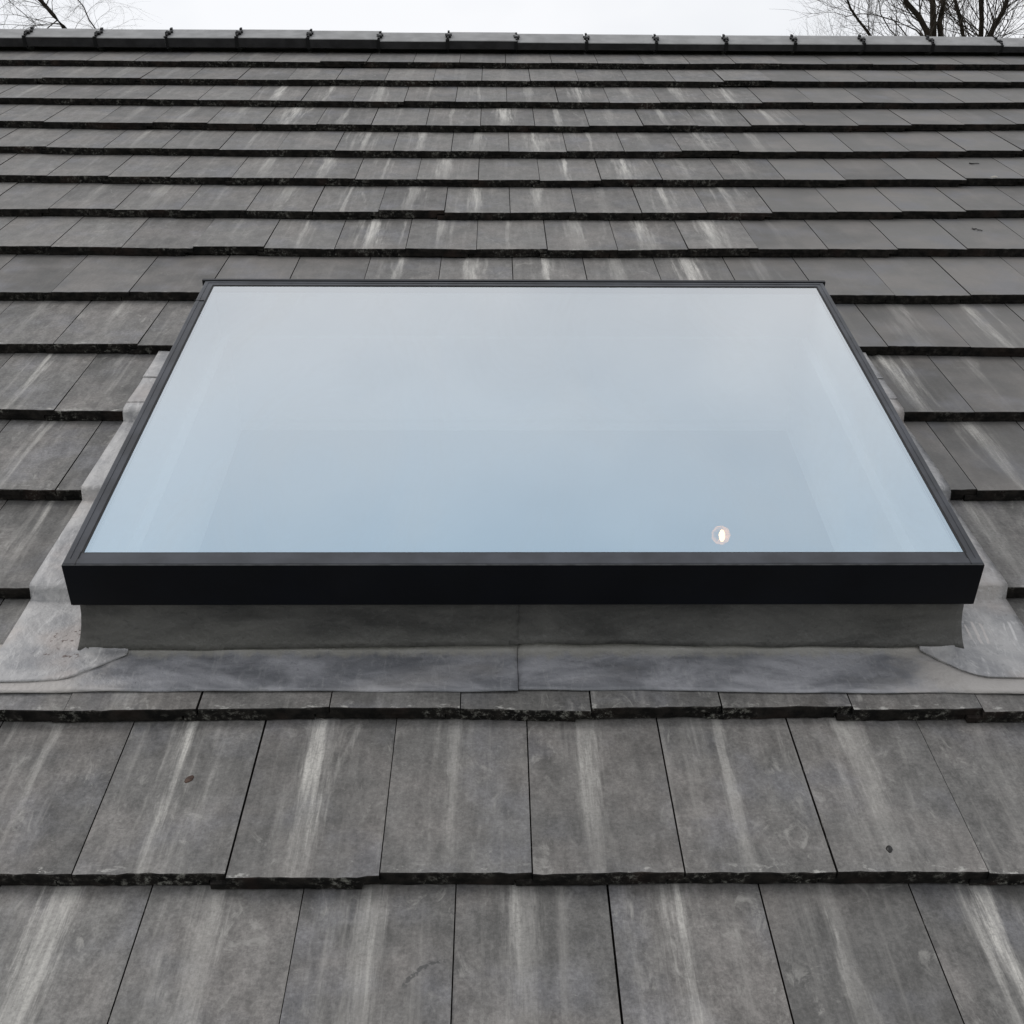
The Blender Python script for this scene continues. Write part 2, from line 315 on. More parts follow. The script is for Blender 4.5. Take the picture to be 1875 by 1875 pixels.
# ---------------------------------------------------------------- object helpers
col = scene.collection
def tag(o, label=None, cat=None, group=None, kind=None):
    for k, v in (('label', label), ('category', cat), ('group', group), ('kind', kind)):
        if v: o[k] = v
    return o
def empty(name, loc, rot=(0, 0, 0)):
    o = bpy.data.objects.new(name, None); col.objects.link(o); o.location = loc; o.rotation_euler = rot
    return o
class MB:
    def __init__(s): s.v = []; s.f = []; s.mi = []; s.uv1 = []; s.uv2 = []; s.col = []
    def vert(s, p, c=(0, 0, 0), a=(0, 0), b=(0, 0)):
        s.v.append(tuple(p)); s.col.append(c); s.uv1.append(a); s.uv2.append(b); return len(s.v) - 1
    def face(s, ids, mi=0): s.f.append(tuple(ids)); s.mi.append(mi)
    def box(s, lo, hi, mi=0, fn=None):
        fn = fn or (lambda *p: p)
        ids = [s.vert(fn(x, y, z)) for z in (lo[2], hi[2]) for y in (lo[1], hi[1]) for x in (lo[0], hi[0])]
        for q in ((0, 2, 3, 1), (4, 5, 7, 6), (0, 1, 5, 4), (2, 6, 7, 3), (0, 4, 6, 2), (1, 3, 7, 5)):
            s.face([ids[i] for i in q], mi)
    def build(s, name, mats, parent=None, smooth=False, attrs=False, local=None):
        """local: roof-frame flag, vertices given in roof coordinates (u,v,w) of the parent frame"""
        me = bpy.data.meshes.new(name)
        me.from_pydata(s.v, [], s.f)
        for m_ in (mats if isinstance(mats, (list, tuple)) else [mats]): me.materials.append(m_)
        me.polygons.foreach_set('material_index', s.mi)
        if smooth: me.polygons.foreach_set('use_smooth', [True] * len(me.polygons))
        if attrs:
            for nm, d in (('slope', s.uv1), ('tile', s.uv2)):
                l = me.uv_layers.new(name=nm)
                flat = []
                for lp in me.loops: flat += d[lp.vertex_index]
                l.data.foreach_set('uv', flat)
            ca = me.color_attributes.new('wear', 'FLOAT_COLOR', 'POINT')
            flat = []
            for c in s.col: flat += [c[0], c[1], c[2], 1]
            ca.data.foreach_set('color', flat)
        me.update()
        o = bpy.data.objects.new(name, me); col.objects.link(o)
        if parent: o.parent = parent
        return o

# ---------------------------------------------------------------- ground
GZ = -4.6
g = MB(); g.face([g.vert(p) for p in ((-400, -400, GZ), (400, -400, GZ), (400, 400, GZ), (-400, 400, GZ))])
tag(g.build('ground', M['ground']), kind='structure')

# ---------------------------------------------------------------- house (roof frame: x across, y up the slope, z out of it)
house = empty('brick_house', (0, 0, 0), (PITCH, 0, 0))
tag(house, 'brick house under a pitched roof of flat grey concrete tiles streaked with white lime', 'house')
GAU = 0.463; TW = 0.300; TT = 0.0365; TS = 0.038
rows_meas = {0: (0.003, 0.001, -0.004), 1: (0.462, 0.465, 0.456), 2: (0.918, 0.916, 0.916), 3: (1.386, 1.384, 1.382),
             4: (1.854, 1.851, 1.852), 5: (2.337, 2.336, 2.336), 6: (2.802, 2.800, 2.792), 7: (3.280, 3.259, 3.282),
             8: (3.738, 3.708, 3.752), 9: (4.205, 4.165, 4.205), 10: (4.660, 4.612, 4.662), 11: (5.116, 5.073, 5.142),
             12: (5.588, 5.553, 5.594), 13: (6.030, 6.035, 6.068), 14: (6.484, 6.484, 6.512)}
def row_v(n, u):
    if n in rows_meas:
        L, C, Rr = rows_meas[n]; e = 0.95 + 0.158 * max(n, 0)
        t = max(-1.25, min(1.25, (u - 0.05) / e))
        return C + (Rr - L) / 2 * t + ((Rr + L) / 2 - C) * t * t
    if n > 14: return row_v(14, u) + (n - 14) * GAU
    return n * GAU
KU0, KU1, KV0, KV1 = -0.985, 1.131, 0.70, 2.32            # kerb footprint
AP_V = 6.99                                                # ridge line
tiles = MB()
rt = random.Random(3)
surf = {}
for n in range(-6, 15):
    off = 0.077 if n % 2 == 0 else 0.225
    off += rt.uniform(-0.002, 0.002)
    nxt_strip = n
    for k in range(-21, 21):
        x0 = off + k * TW + rt.uniform(-0.0008, 0.0008); x1 = x0 + TW - 0.0028 - rt.uniform(0, 0.0012)
        xc = (x0 + x1) / 2
        jv = rt.gauss(0, 0.0038); jw = abs(rt.gauss(0, 0.0018))
        if rt.random() < 0.05: jv += rt.choice((-1, 1)) * 0.007; jw += 0.003
        skew = rt.gauss(0, 0.0024)
        v0 = row_v(n, xc) + jv
        length = row_v(n + 1, xc) - v0 + 0.075
        if n == 14: length = AP_V - v0 - 0.02
        g_ = row_v(n + 1, xc) - row_v(n, xc)
        vb = v0 + length
        # cut round the kerb
        a, b_ = x0, x1
        if v0 < KV1 - 0.01 and vb > KV0 + 0.02 and not (n == 1 and False):
            if n <= 1:
                if KU0 < xc < KU1: vb = min(vb, KV0 + 0.02)
            elif n == 5 and v0 > KV1 + 0.01: pass
            else:
                if x0 >= KU0 and x1 <= KU1: continue
                if x0 < KU0 < x1: b_ = KU0
                if x0 < KU1 < x1: a = KU1
        # wear of this tile: the streaks fade towards the right where the tiles are cleaner
        d = n * 0.46
        ur = xc / (0.95 + 0.158 * max(n, 0))
        s_ = rt.uniform(0.0, 0.55) ** 1.2
        if 5 < n < 13 and -0.45 < ur < 0.62: s_ += rt.uniform(0.05, 0.8)
        if n <= 0: s_ = rt.uniform(0.15, 0.75)
        if 2 <= n <= 5: s_ = rt.uniform(0.15, 0.55)
        if n > 5 and ur > 0.6: s_ *= 0.12
        if n > 5: s_ *= 0.75
        if n >= 13: s_ *= 0.6
        if n == 6 and ur < -0.3: s_ *= 0.05
        gr = 1.0 if n <= 5 else 0.72
        if ur > 0.55 and n > 4: gr = 0.16
        if ur > 0.8 and 4 >= n > 2: gr = 0.35
        gr = max(0, gr - rt.uniform(0, 0.15))
        tone = rt.uniform(0.12, 0.85) + (0.12 if n > 5 else 0)
        if n == 6 and ur < -0.2: tone -= 0.25; gr *= 0.5
        if 2 <= n <= 4: tone -= 0.12
        wear = (s_, max(0, tone), gr)
        seed_off = (rt.uniform(0, 30), rt.uniform(0, 30))
        NS = max(2, int(round((b_ - a) / 0.0215)))
        def sw(vv): return -TS * (vv - v0) / g_ + jw * (1 - (vv - v0) / length)
        def P(x, vv, dz=0.0, rough=0.0):
            sk = skew * (x - xc) / 0.15
            return (x, vv + sk + (rt.gauss(0, 1) * rough), sw(vv) + dz)
        def A(x, vv): return (x + seed_off[0] * 0, vv)
        rowsv = [v0 + 0.0022, v0 + 0.03, v0 + g_ * 0.5, vb]
        grid = []
        prof = [rt.gauss(0, 0.0009) for _ in range(NS + 1)]
        if gr > 0.5 and rt.random() < 0.4:
            ch = rt.choice((0, NS, rt.randint(0, NS)))
            for q_ in range(NS + 1):
                if abs(q_ - ch) < 2: prof[q_] += rt.uniform(0.002, 0.006)
        for i in range(NS + 1):
            x = a + (b_ - a) * i / NS
            c_ = []
            for j, vv in enumerate(rowsv):
                e = prof[i] if j == 0 else 0
                # uv coordinates carry a per tile jump so that the grain breaks at joints
                c_.append(tiles.vert(P(x, vv + e, -abs(e) * 0.3), wear,
                          (x * 1.0 + seed_off[0], vv + seed_off[1]), (x - x0, vv - v0)))
            grid.append(c_)
        for i in range(NS):
            for j in range(len(rowsv) - 1):
                tiles.face((grid[i][j], grid[i + 1][j], grid[i + 1][j + 1], grid[i][j + 1]), 0)
        # nose: chamfer + upper half
        H2 = TT * 0.52
        top = []; bot = []
        for i in range(NS + 1):
            x = a + (b_ - a) * i / NS
            top.append(tiles.vert(P(x, v0 + prof[i], -0.0025), wear, (x, v0), (x - x0, 0)))
            bot.append(tiles.vert(P(x, v0 + 0.0005 + prof[i] * 0.6, -H2), wear, (x, v0), (x - x0, 0)))
        for i in range(NS):
            tiles.face((top[i], top[i + 1], grid[i + 1][0], grid[i][0]), 1)
            tiles.face((bot[i], bot[i + 1], top[i + 1], top[i]), 1)
        # sides of the upper half
        for side, i in ((0, 0), (1, NS)):
            x = a + (b_ - a) * i / NS
            q = tiles.vert(P(x, vb, -H2), wear)
            ids = [bot[i], top[i]] + grid[i] + [q]
            tiles.face(ids if side == 0 else ids[::-1], 1)
        # lower half, shifted sideways as an interlock, set back a hair
        sb = rt.uniform(0.0005, 0.003)
        lx0, lx1 = a - 0.034, b_ - 0.035 + 0.0005
        if a == KU1: lx0 = a
        if n > 1 or not (KU0 < xc < KU1) or True:
            NL = NS
            t_, bb, kk = [], [], []
            for i in range(NL + 1):
                x = lx0 + (lx1 - lx0) * i / NL
                er = rt.gauss(0, 0.0008)
                t_.append(tiles.vert(P(x, v0 + sb + er, -H2 - 0.0002), wear))
                bb.append(tiles.vert(P(x, v0 + sb + 0.001 + er, -TT + rt.uniform(0, 0.0022)), wear))
            tb = [tiles.vert(P(lx0, vb, -H2 - 0.0002), wear), tiles.vert(P(lx1, vb, -H2 - 0.0002), wear)]
            kb = [tiles.vert(P(lx0, vb, -TT), wear), tiles.vert(P(lx1, vb, -TT), wear)]
            for i in range(NL): tiles.face((bb[i], bb[i + 1], t_[i + 1], t_[i]), 1)
            tiles.face(t_ + [tb[1], tb[0]], 1)
            tiles.face(bb[::-1] + [kb[0], kb[1]], 1)
            tiles.face((bb[0], t_[0], tb[0], kb[0]), 1); tiles.face((t_[-1], bb[-1], kb[1], tb[1]), 1)
tiles.build('roof_tiles', [M['tile'], M['edge']], house, attrs=True)

# deck under the tiles with the skylight opening
deck = MB()
D0, D1 = -0.16, -0.095
deck.box((-6.3, -3.0, D0), (KU0, AP_V, D1)); deck.box((KU1, -3.0, D0), (6.3, AP_V, D1))
deck.box((KU0, -3.0, D0), (KU1, KV0, D1)); deck.box((KU0, KV1, D0), (KU1, AP_V, D1))
deck.build('roof_deck', M['felt'], house)
# rear slope
def inv(p):                                   # world -> roof frame
    y, z = p[1], p[2]
    return (p[0], y * CP + z * SP, -y * SP + z * CP)
apex = W(0, AP_V, 0)
rear = MB()
for i in range(22):
    a = i * 0.46; b2 = a + 0.50
    th = 0.032
    pts = []
    for x in (-6.3, 6.3):
        for (s, h) in ((a, -th), (b2, 0), (b2, -th), (a, -th * 2)):
            pts.append(rear.vert(inv((x, apex.y + s * CP + h * SP, apex.z - s * SP + h * CP - 0.01))))
    for q in ((0, 1, 5, 4), (1, 2, 6, 5), (0, 3, 2, 1), (4, 5, 6, 7)): rear.face([pts[t] for t in q])
rear.build('rear_roof_slope', M['tile'], house)
walls = MB()
fy = W(0, -2.6, -0.16).y; by = apex.y * 2 - fy
ztop = W(0, -2.6, -0.2).z
for x0, x1 in ((-6.1, -5.85), (5.85, 6.1)):
    walls.box((x0, fy, GZ), (x1, by, ztop), 0, lambda x, y, z: inv((x, y, z)))
    ids = [walls.vert(inv(p)) for x in (x0, x1) for p in ((x, fy, ztop), (x, by, ztop), (x, apex.y, apex.z - 0.2))]
    for q in ((0, 1, 2), (3, 5, 4), (0, 2, 5, 3), (1, 4, 5, 2)): walls.face([ids[t] for t in q])
walls.box((-5.85, fy, GZ), (5.85, fy + 0.25, ztop), 0, lambda x, y, z: inv((x, y, z)))
walls.box((-5.85, by - 0.25, GZ), (5.85, by, ztop), 0, lambda x, y, z: inv((x, y, z)))
walls.build('wall', M['brick'], house)
gut = MB()
K = 10
prev = None
for i in range(K + 1):
    an = math.pi * i / K
    p = [gut.vert((x, -2.86 - 0.06 + 0.06 * math.cos(an), -0.06 - 0.06 * math.sin(an))) for x in (-6.3, 6.3)]
    if prev: gut.face((prev[0], prev[1], p[1], p[0]))
    prev = p
gut.build('gutter', M['clip'], house)

# ridge tiles with their unions and clips
RU = [0.155 + 0.4685 * k for k in range(-13, 13)]
rr = random.Random(5)
RV, RW = 6.830, 0.008
for k, u0 in enumerate(RU):
    u0 += rr.gauss(0, 0.003); u1 = u0 + 0.462
    jw = rr.gauss(0, 0.0035)
    sag = 0.012 * math.exp(-((u0 + 1.6) / 1.1) ** 2) + (0.014 if u0 < 0 else 0)* min(1, max(0, (-u0) / 2)) - (0.0 if u0 < 0 else 0.0)
    jv = 0.012 * max(-1, min(1, u0 / 3)) + rr.gauss(0, 0.002)
    rb = MB()
    lip = 0.042
    vA = AP_V + 0.035
    def sec(x):
        base = jw + sag
        front = [(RV + jv, RW - 0.004 + base * 0.3), (RV + jv - 0.001, RW + lip - 0.004 + base), (RV + jv + 0.004, RW + lip + base)]
        # upper face and small rolled top
        top = W(0, vA, 0.062 + base * 0.8)
        fr = [W(x, a, b) for a, b in front]
        fl = W(x, vA - 0.02, 0.062 + base * 0.8)
        pts = fr + [fl, Vector((x, top.y + 0.01, top.z + 0.004))]
        cy = top.y + 0.012
        mir = [Vector((x, 2 * cy - p.y, p.z)) for p in reversed(fr + [fl])]
        return [inv(Vector((x, p.y, p.z))) for p in pts + mir]
    A_, B_ = [[rb.vert(p) for p in sec(x)] for x in (u0 + 0.003, u1)]
    for i in range(len(A_) - 1): rb.face((A_[i], B_[i], B_[i + 1], A_[i + 1]), 1 if i in (0, len(A_) - 2) else 0)
    # solid ends
    rb.face(A_); rb.face(B_[::-1])
    r_ = rb.build('ridge_tile', [M['ridge'], M['ridge_lip']], house)
    # union strip under the joint, and the clip with its screw
    cb = MB()
    base = jw + sag
    cb.box((u0 - 0.014, RV + jv - 0.004, RW - 0.002), (u0 + 0.010, RV + jv + 0.012, RW + lip + base + 0.006), 0)
    cb.box((u0 - 0.005, RV + jv + 0.012, RW + lip + base - 0.004), (u0 + 0.007, AP_V + 0.01, RW + lip + base + 0.016), 0)
    cb.box((u0 - 0.016, RV + jv + 0.055, RW + lip + base + 0.004), (u0 + 0.020, RV + jv + 0.078, RW + lip + base + 0.020), 0)
    cb.box((u0 - 0.020, RV + jv + 0.098, RW + lip + base + 0.004), (u0 + 0.024, RV + jv + 0.120, RW + lip + base + 0.018), 0)
    cb.box((u0 - 0.005, AP_V - 0.015, RW + lip + base + 0.008), (u0 + 0.008, AP_V + 0.02, RW + lip + base + 0.024), 0)
    c_ = cb.build('ridge_clip', M['clip'], r_)
    sb = MB()
    ids = []
    for z in (0, 0.012):
        for i in range(8):
            an = i * math.pi / 4
            ids.append(sb.vert((u0 + 0.004 + 0.008 * math.cos(an), RV + jv + 0.088 + 0.008 * math.sin(an), RW + lip + base + 0.012 + z)))
    sb.face(ids[8:]); [sb.face((ids[i], ids[(i + 1) % 8], ids[8 + (i + 1) % 8], ids[8 + i])) for i in range(8)]
    sb.build('screw', M['screw'], r_)

# room below the skylight
room = MB()
SW = -0.28
SU0, SU1, SV0, SV1 = -0.93, 1.08, 0.76, 2.27
for lo, hi in (((-3, -2.0, SW - 0.03), (SU0, 5, SW)), ((SU1, -2.0, SW - 0.03), (3, 5, SW)), ((SU0, -2.0, SW - 0.03), (SU1, SV0, SW)), ((SU0, SV1, SW - 0.03), (SU1, 5, SW))):
    room.box(lo, hi)
room.box((-3, 2.52, -2.0), (3, 2.60, 1.13), 1, lambda x, y, z: inv((x, y, z)))
room.box((-3.08, -1.6, -2.0), (-3, 2.52, 2.0), 1, lambda x, y, z: inv((x, y, min(z, (y) * SP / CP - 0.35))))
room.box((3, -1.6, -2.0), (3.08, 2.52, 2.0), 1, lambda x, y, z: inv((x, y, min(z, (y) * SP / CP - 0.35))))
room.box((-3, -1.6, -2.08), (3, 2.52, -2.0), 1, lambda x, y, z: inv((x, y, z)))
room.build('room_lining', [M['plaster'], M['room']], house)

# ---------------------------------------------------------------- skylight
sk = empty('skylight', tuple(W(0.07, 0.70, 0)), (PITCH, 0, 0))
tag(sk, 'large flat glass skylight with anthracite frame and lead flashing set in the tiled roof', 'skylight')
SO = (0.07, 0.70, 0)
def S(x, y, z): return (x - SO[0], y - SO[1], z - SO[2])
FU0, FU1, FV0, FV1, FH, FB = -1.000, 1.146, 0.684, 2.330, 0.250, 0.128
fr = MB()
# fascia ring: outer wall with thickness, lip on top, bevelled outer edge
bv = 0.004
GI = (-0.968, 1.119, 0.730, 2.300)          # inner edge of the lip
def ring(mb, rects):
    """rects: list of (u0,u1,v0,v1,w); joins successive rectangles"""
    last = None
    for (a, b, c, d, w) in rects:
        ids = [mb.vert(S(*p)) for p in ((a, c, w), (b, c, w), (b, d, w), (a, d, w))]
        if last:
            for i in range(4): mb.face((last[i], last[(i + 1) % 4], ids[(i + 1) % 4], ids[i]))
        last = ids
    return last
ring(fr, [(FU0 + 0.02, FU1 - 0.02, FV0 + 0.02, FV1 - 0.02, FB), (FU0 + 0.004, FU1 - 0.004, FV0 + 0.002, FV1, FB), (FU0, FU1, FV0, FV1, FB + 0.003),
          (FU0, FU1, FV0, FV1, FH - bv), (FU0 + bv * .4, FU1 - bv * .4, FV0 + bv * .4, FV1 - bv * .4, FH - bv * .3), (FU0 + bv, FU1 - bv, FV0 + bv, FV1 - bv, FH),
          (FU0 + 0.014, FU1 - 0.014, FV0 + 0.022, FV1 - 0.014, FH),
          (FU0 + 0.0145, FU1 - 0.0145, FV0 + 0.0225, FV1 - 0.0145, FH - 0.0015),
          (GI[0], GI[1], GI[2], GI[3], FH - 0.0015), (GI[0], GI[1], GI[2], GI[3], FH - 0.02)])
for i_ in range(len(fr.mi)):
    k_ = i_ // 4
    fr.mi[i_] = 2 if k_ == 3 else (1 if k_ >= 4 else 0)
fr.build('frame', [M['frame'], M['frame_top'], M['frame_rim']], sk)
se = MB()
e = 0.005
ring(se, [(GI[0] - .001, GI[1] + .001, GI[2] - .001, GI[3] + .001, FH - 0.0020), (GI[0] + e, GI[1] - e, GI[2] + e, GI[3] - e, FH - 0.0030), (GI[0] + e, GI[1] - e, GI[2] + e, GI[3] - e, FH - 0.02)])
se.build('seal', M['seal'], sk)
# small joint covers on the frame sides
for (x0, x1, y0, y1) in ((FU0 - 0.0015, FU0 + 0.030, 2.165, 2.168), (FU0 + 0.031, FU0 + 0.0325, FV0 + 0.001, FV0 + 0.05), (FU1 - 0.0325, FU1 - 0.031, FV0 + 0.001, FV0 + 0.05)):
    jb = MB(); jb.box(S(x0, y0, FH - 0.03), S(x1, y1, FH + 0.0006)); jb.build('frame_joint', M['seal'], sk)
lipb = MB(); lipb.box(S(FU0 - 0.010, FV1 + 0.001, FH - 0.028), S(FU1 + 0.008, FV1 + 0.014, FH + 0.002))
lipb.build('head_cap', M['frame'], sk)
gl = MB(); gl.box(S(GI[0] + 0.001, GI[2] + 0.001, FH - 0.012), S(GI[1] - 0.001, GI[3] - 0.001, FH - 0.0045))
# only the outer surface carries the coating: one sheet is enough for a sealed unit
gl = MB()
gl.face([gl.vert(S(*p)) for p in ((GI[0] + .001, GI[2] + .001, FH - .0045), (GI[1] - .001, GI[2] + .001, FH - .0045), (GI[1] - .001, GI[3] - .001, FH - .0045), (GI[0] + .001, GI[3] - .001, FH - .0045))])
gl.build('glass_pane', M['glass'], sk)
# reveal of the light shaft
sh = MB()
q = ring(sh, [(GI[0] + 0.004, GI[1] - 0.004, GI[2] + 0.004, GI[3] - 0.004, FH - 0.03), (GI[0] + 0.006, GI[1] - 0.006, GI[2] + 0.006, GI[3] - 0.006, 0.06),
         (GI[0] + 0.034, GI[1] - 0.034, GI[2] + 0.020, GI[3] - 0.009, 0.052), (SU0 + 0.004, SU1 - 0.004, SV0, SV1 - 0.004, SW + 0.02), (SU0, SU1, SV0, SV1, SW)])
ring(sh, [(GI[0] - 0.001, GI[1] + 0.001, GI[2] - 0.001, GI[3] + 0.001, FH - 0.03), (SU0 - 0.015, SU1 + 0.015, SV0 - 0.015, SV1 + 0.015, SW)])
sh.build('light_shaft', M['plaster'], sk)

# lead: helper for a wavy sheet over the tiles
def tile_top(u, v):
    n = 14
    while n > -6 and row_v(n, u) > v: n -= 1
    vn, v2 = row_v(n, u), row_v(n + 1, u)
    return -TS * (v - vn) / (v2 - vn)
def lead_h(u, v):                     # surface dressed softly over the steps
    h = -1.0
    for d in (-0.026, -0.018, -0.009, 0.0, 0.006, 0.012):
        h = max(h, tile_top(u, v + d) - max(0, abs(d) - 0.002) * 0.9)
    return h + 0.0045
nr = random.Random(11)
def wave(seed):
    r = random.Random(seed); t = [(r.uniform(3, 22), r.uniform(0, 6.3), r.uniform(0.3, 1)) for _ in range(6)]
    return lambda x: sum(a * math.sin(f * x + p) for f, p, a in t) / 3.0
def sheet(mb, us, vfun, nv, hfun, thick=0.0028):
    """columns us, vfun(u)->(v0,v1), hfun(u,v)->w ; closed sheet with real thickness"""
    T, B = [], []
    for u in us:
        a, b = vfun(u)
        T.append([mb.vert(S(u, a + (b - a) * j / nv, hfun(u, a + (b - a) * j / nv))) for j in range(nv + 1)])
        B.append([mb.vert(S(u, a + (b - a) * j / nv, hfun(u, a + (b - a) * j / nv) - thick)) for j in range(nv + 1)])
    n = len(us)
    for i in range(n - 1):
        for j in range(nv):
            mb.face((T[i][j], T[i + 1][j], T[i + 1][j + 1], T[i][j + 1]))
        mb.face((B[i][0], B[i + 1][0], T[i + 1][0], T[i][0]))
        mb.face((T[i][nv], T[i + 1][nv], B[i + 1][nv], B[i][nv]))
    for j in range(nv):
        mb.face((B[0][j], T[0][j], T[0][j + 1], B[0][j + 1])); mb.face((T[-1][j], B[-1][j], B[-1][j + 1], T[-1][j + 1]))
def lin(a, b, n): return [a + (b - a) * i / n for i in range(n + 1)]
def curve(pts):
    def f(x):
        if x <= pts[0][0]: return pts[0][1]
        for (a, b), (c, d) in zip(pts, pts[1:]):
            if x <= c: t = (x - a) / (c - a); return b + (d - b) * t
        return pts[-1][1]
    return f
KF = 0.698
w1, w2, w3, w4 = wave(1), wave(2), wave(3), wave(4)
SEAM = 0.0555
# apron, left and right sheets
ab = curve([(-1.6, 0.520), (-1.133, 0.522), (-0.95, 0.5255), (-0.64, 0.5265), (-0.2, 0.524), (0.054, 0.524)])
abR = curve([(0.05, 0.531), (0.13, 0.532), (0.20, 0.527), (0.30, 0.530), (0.45, 0.525), (0.63, 0.519), (0.9, 0.515), (1.05, 0.519), (1.217, 0.512), (1.7, 0.51)])
def ripple(w): return lambda u, v: lead_h(u, v) + max(0, v - 0.678) * 0.9 * max(0, min(1, (u + 0.95) / 0.06, (1.09 - u) / 0.06)) + 0.0018 + 0.0020 * w(u * 1.6 + v * 7)
mb = MB(); sheet(mb, lin(-1.62, SEAM, 90), lambda u: (ab(u) + 0.0012 * w1(u * 2), 0.708), 14, lambda u, v: ripple(w1)(u, v) + 0.0015)
mb.build('apron_flashing', M['lead_apron'], sk, True)
mb = MB(); sheet(mb, lin(SEAM + 0.0012, 1.72, 90), lambda u: (abR(u) + 0.0012 * w2(u * 2), 0.708), 14, ripple(w2))
mb.build('apron_flashing', M['lead_apron'], sk, True)
# front upstand: two sheets, folding out at the foot
def upstand(u0, u1, wv, proud):
    mb = MB(); T = []
    prof_w = [0.0, 0.012, 0.03, 0.06, 0.095, 0.126, 0.15]
    us = lin(u0, u1, 70)
    for u in us:
        c_ = []
        foot = -0.0055 + 0.0035 * wv(u * 1.3) + 0.014 * math.exp(-((u - 0.15) / 0.55) ** 2)
        for j, h in enumerate(prof_w):
            t = h / 0.15
            w = foot + (0.15 - foot) * t
            bulge = 0.0035 * wv(u * 2 + h * 9) * (1 - t) ** 0.6
            vv = KF + 0.004 - 0.020 * (1 - t) ** 5 - bulge * 0.5 - proud
            # corners splay outwards at the foot
            uu = u
            if u < -0.9: uu = u - 0.026 * (1 - t) ** 2 * (-0.9 - u) / 0.085
            if u > 1.05: uu = u + 0.022 * (1 - t) ** 2 * (u - 1.05) / 0.081
            c_.append(mb.vert(S(uu, vv, w)))
        T.append(c_)
    for i in range(len(us) - 1):
        for j in range(len(prof_w) - 1): mb.face((T[i][j], T[i + 1][j], T[i + 1][j + 1], T[i][j + 1]))
    # thickness: back faces
    o = mb.build('front_upstand', M['lead_up'], sk, True)
    so = o.modifiers.new('thickness', 'SOLIDIFY'); so.thickness = 0.003; so.offset = -1
    return o
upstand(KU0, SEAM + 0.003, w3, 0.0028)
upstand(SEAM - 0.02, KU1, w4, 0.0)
# kerb body (timber box clad in lead) behind the upstand
kb = MB()
ring(kb, [(KU0, KU1, KF + 0.012, KV1, -0.09), (KU0, KU1, KF + 0.012, KV1, FB + 0.02), (FU0 + .03, FU1 - .03, KF + 0.03, KV1 - 0.01, FB + 0.02)])
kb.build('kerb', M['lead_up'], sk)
# side flashings, in lapped lengths that step over each tile course
def lapped(sign, outer, laps, top, bottom_curve, inner_ext):
    mb = MB()
    edges = [None] + laps + [top]
    for s_i in range(len(edges) - 1):
        lo = edges[s_i]; hi = edges[s_i + 1]
        wv = wave(20 + s_i + (5 if sign > 0 else 0))
        lift = 0.006 + 0.0035 * s_i if s_i else 0.0075
        inner = KU0 + 0.002 if sign < 0 else KU1 - 0.002
        us = lin(outer - sign * 0, inner, 10)
        def vf(u, lo=lo, hi=hi):
            a = bottom_curve(u) if lo is None else lo
            return (a, hi + (0.04 if hi != top else 0))
        def hf(u, v, lift=lift, wv=wv):
            return lead_h(u, min(v, 2.312)) + (max(0, v - 0.678) * 0.9 if s_i == 0 and v < 0.705 and KU0 < u < KU1 else 0) + lift + 0.0009 * wv(u * 6 + v * 2.2)
        # let the outer edge wander slightly
        def uu(u, v): return u
        T = []
        nv = int((hi - (0.5 if lo is None else lo)) / 0.009)
        base_i = len(mb.v)
        cols = []
        for i, u in enumerate(us):
            a, b = vf(u)
            c_ = []
            for j in range(nv + 1):
                v = a + (b - a) * j / nv
                t = 1 - i / 10
                uo = u + t * 0.0022 * wv(v * 1.3)
                c_.append((uo, v, hf(u, v)))
            cols.append(c_)
        ids = [[mb.vert(S(*p)) for p in c] for c in cols]
        idb = [[mb.vert(S(p[0], p[1], p[2] - 0.003)) for p in c] for c in cols]
        for i in range(10):
            for j in range(nv):
                qd = (ids[i][j], ids[i + 1][j], ids[i + 1][j + 1], ids[i][j + 1])
                mb.face(qd if sign < 0 else qd[::-1])
            mb.face((idb[i][0], idb[i + 1][0], ids[i + 1][0], ids[i][0]))
        for j in range(nv): mb.face((idb[0][j], ids[0][j], ids[0][j + 1], idb[0][j + 1]))
        if s_i == 0 and inner_ext:
            # corner tongue in front of the kerb
            u2, tip = inner_ext
            us2 = lin(inner, u2, 16)
            T2 = []; B2 = []
            for u in us2:
                a = bottom_curve(u); b = 0.700
                T2.append([mb.vert(S(u, a + (b - a) * j / 8, hf(u, a + (b - a) * j / 8) + 0.001)) for j in range(9)])
                B2.append([mb.vert(S(u, a + (b - a) * j / 8, hf(u, a + (b - a) * j / 8) - 0.0025)) for j in range(9)])
            for i in range(16):
                for j in range(8):
                    qd = (T2[i][j], T2[i + 1][j], T2[i + 1][j + 1], T2[i][j + 1]); mb.face(qd if sign < 0 else qd[::-1])
                mb.face((B2[i][0], B2[i + 1][0], T2[i + 1][0], T2[i][0]))
            for j in range(8): mb.face((T2[-1][j], B2[-1][j], B2[-1][j + 1], T2[-1][j + 1]))
    mb.build('side_flashing', M['lead_side'], sk, True)
lapped(-1, -1.200, [1.90, 2.10], 2.330,
       curve([(-1.25, 0.557), (-1.146, 0.559), (-1.09, 0.559), (-1.03, 0.563), (-0.996, 0.576), (-0.943, 0.616), (-0.888, 0.663)]), (-0.888, 0))
lapped(1, 1.340, [1.935, 2.10], 2.330,
       curve([(1.042, 0.674), (1.077, 0.634), (1.117, 0.594), (1.161, 0.569), (1.245, 0.565), (1.5, 0.563)]), (1.042, 0))
bgm = MB()
sheet(bgm, lin(KU0 - 0.1, KU1 + 0.1, 8), lambda u: (KV1 - 0.005, 2.66), 4, lambda u, v: -0.062)
bgm.build('back_gutter', M['lead_apron'], sk)

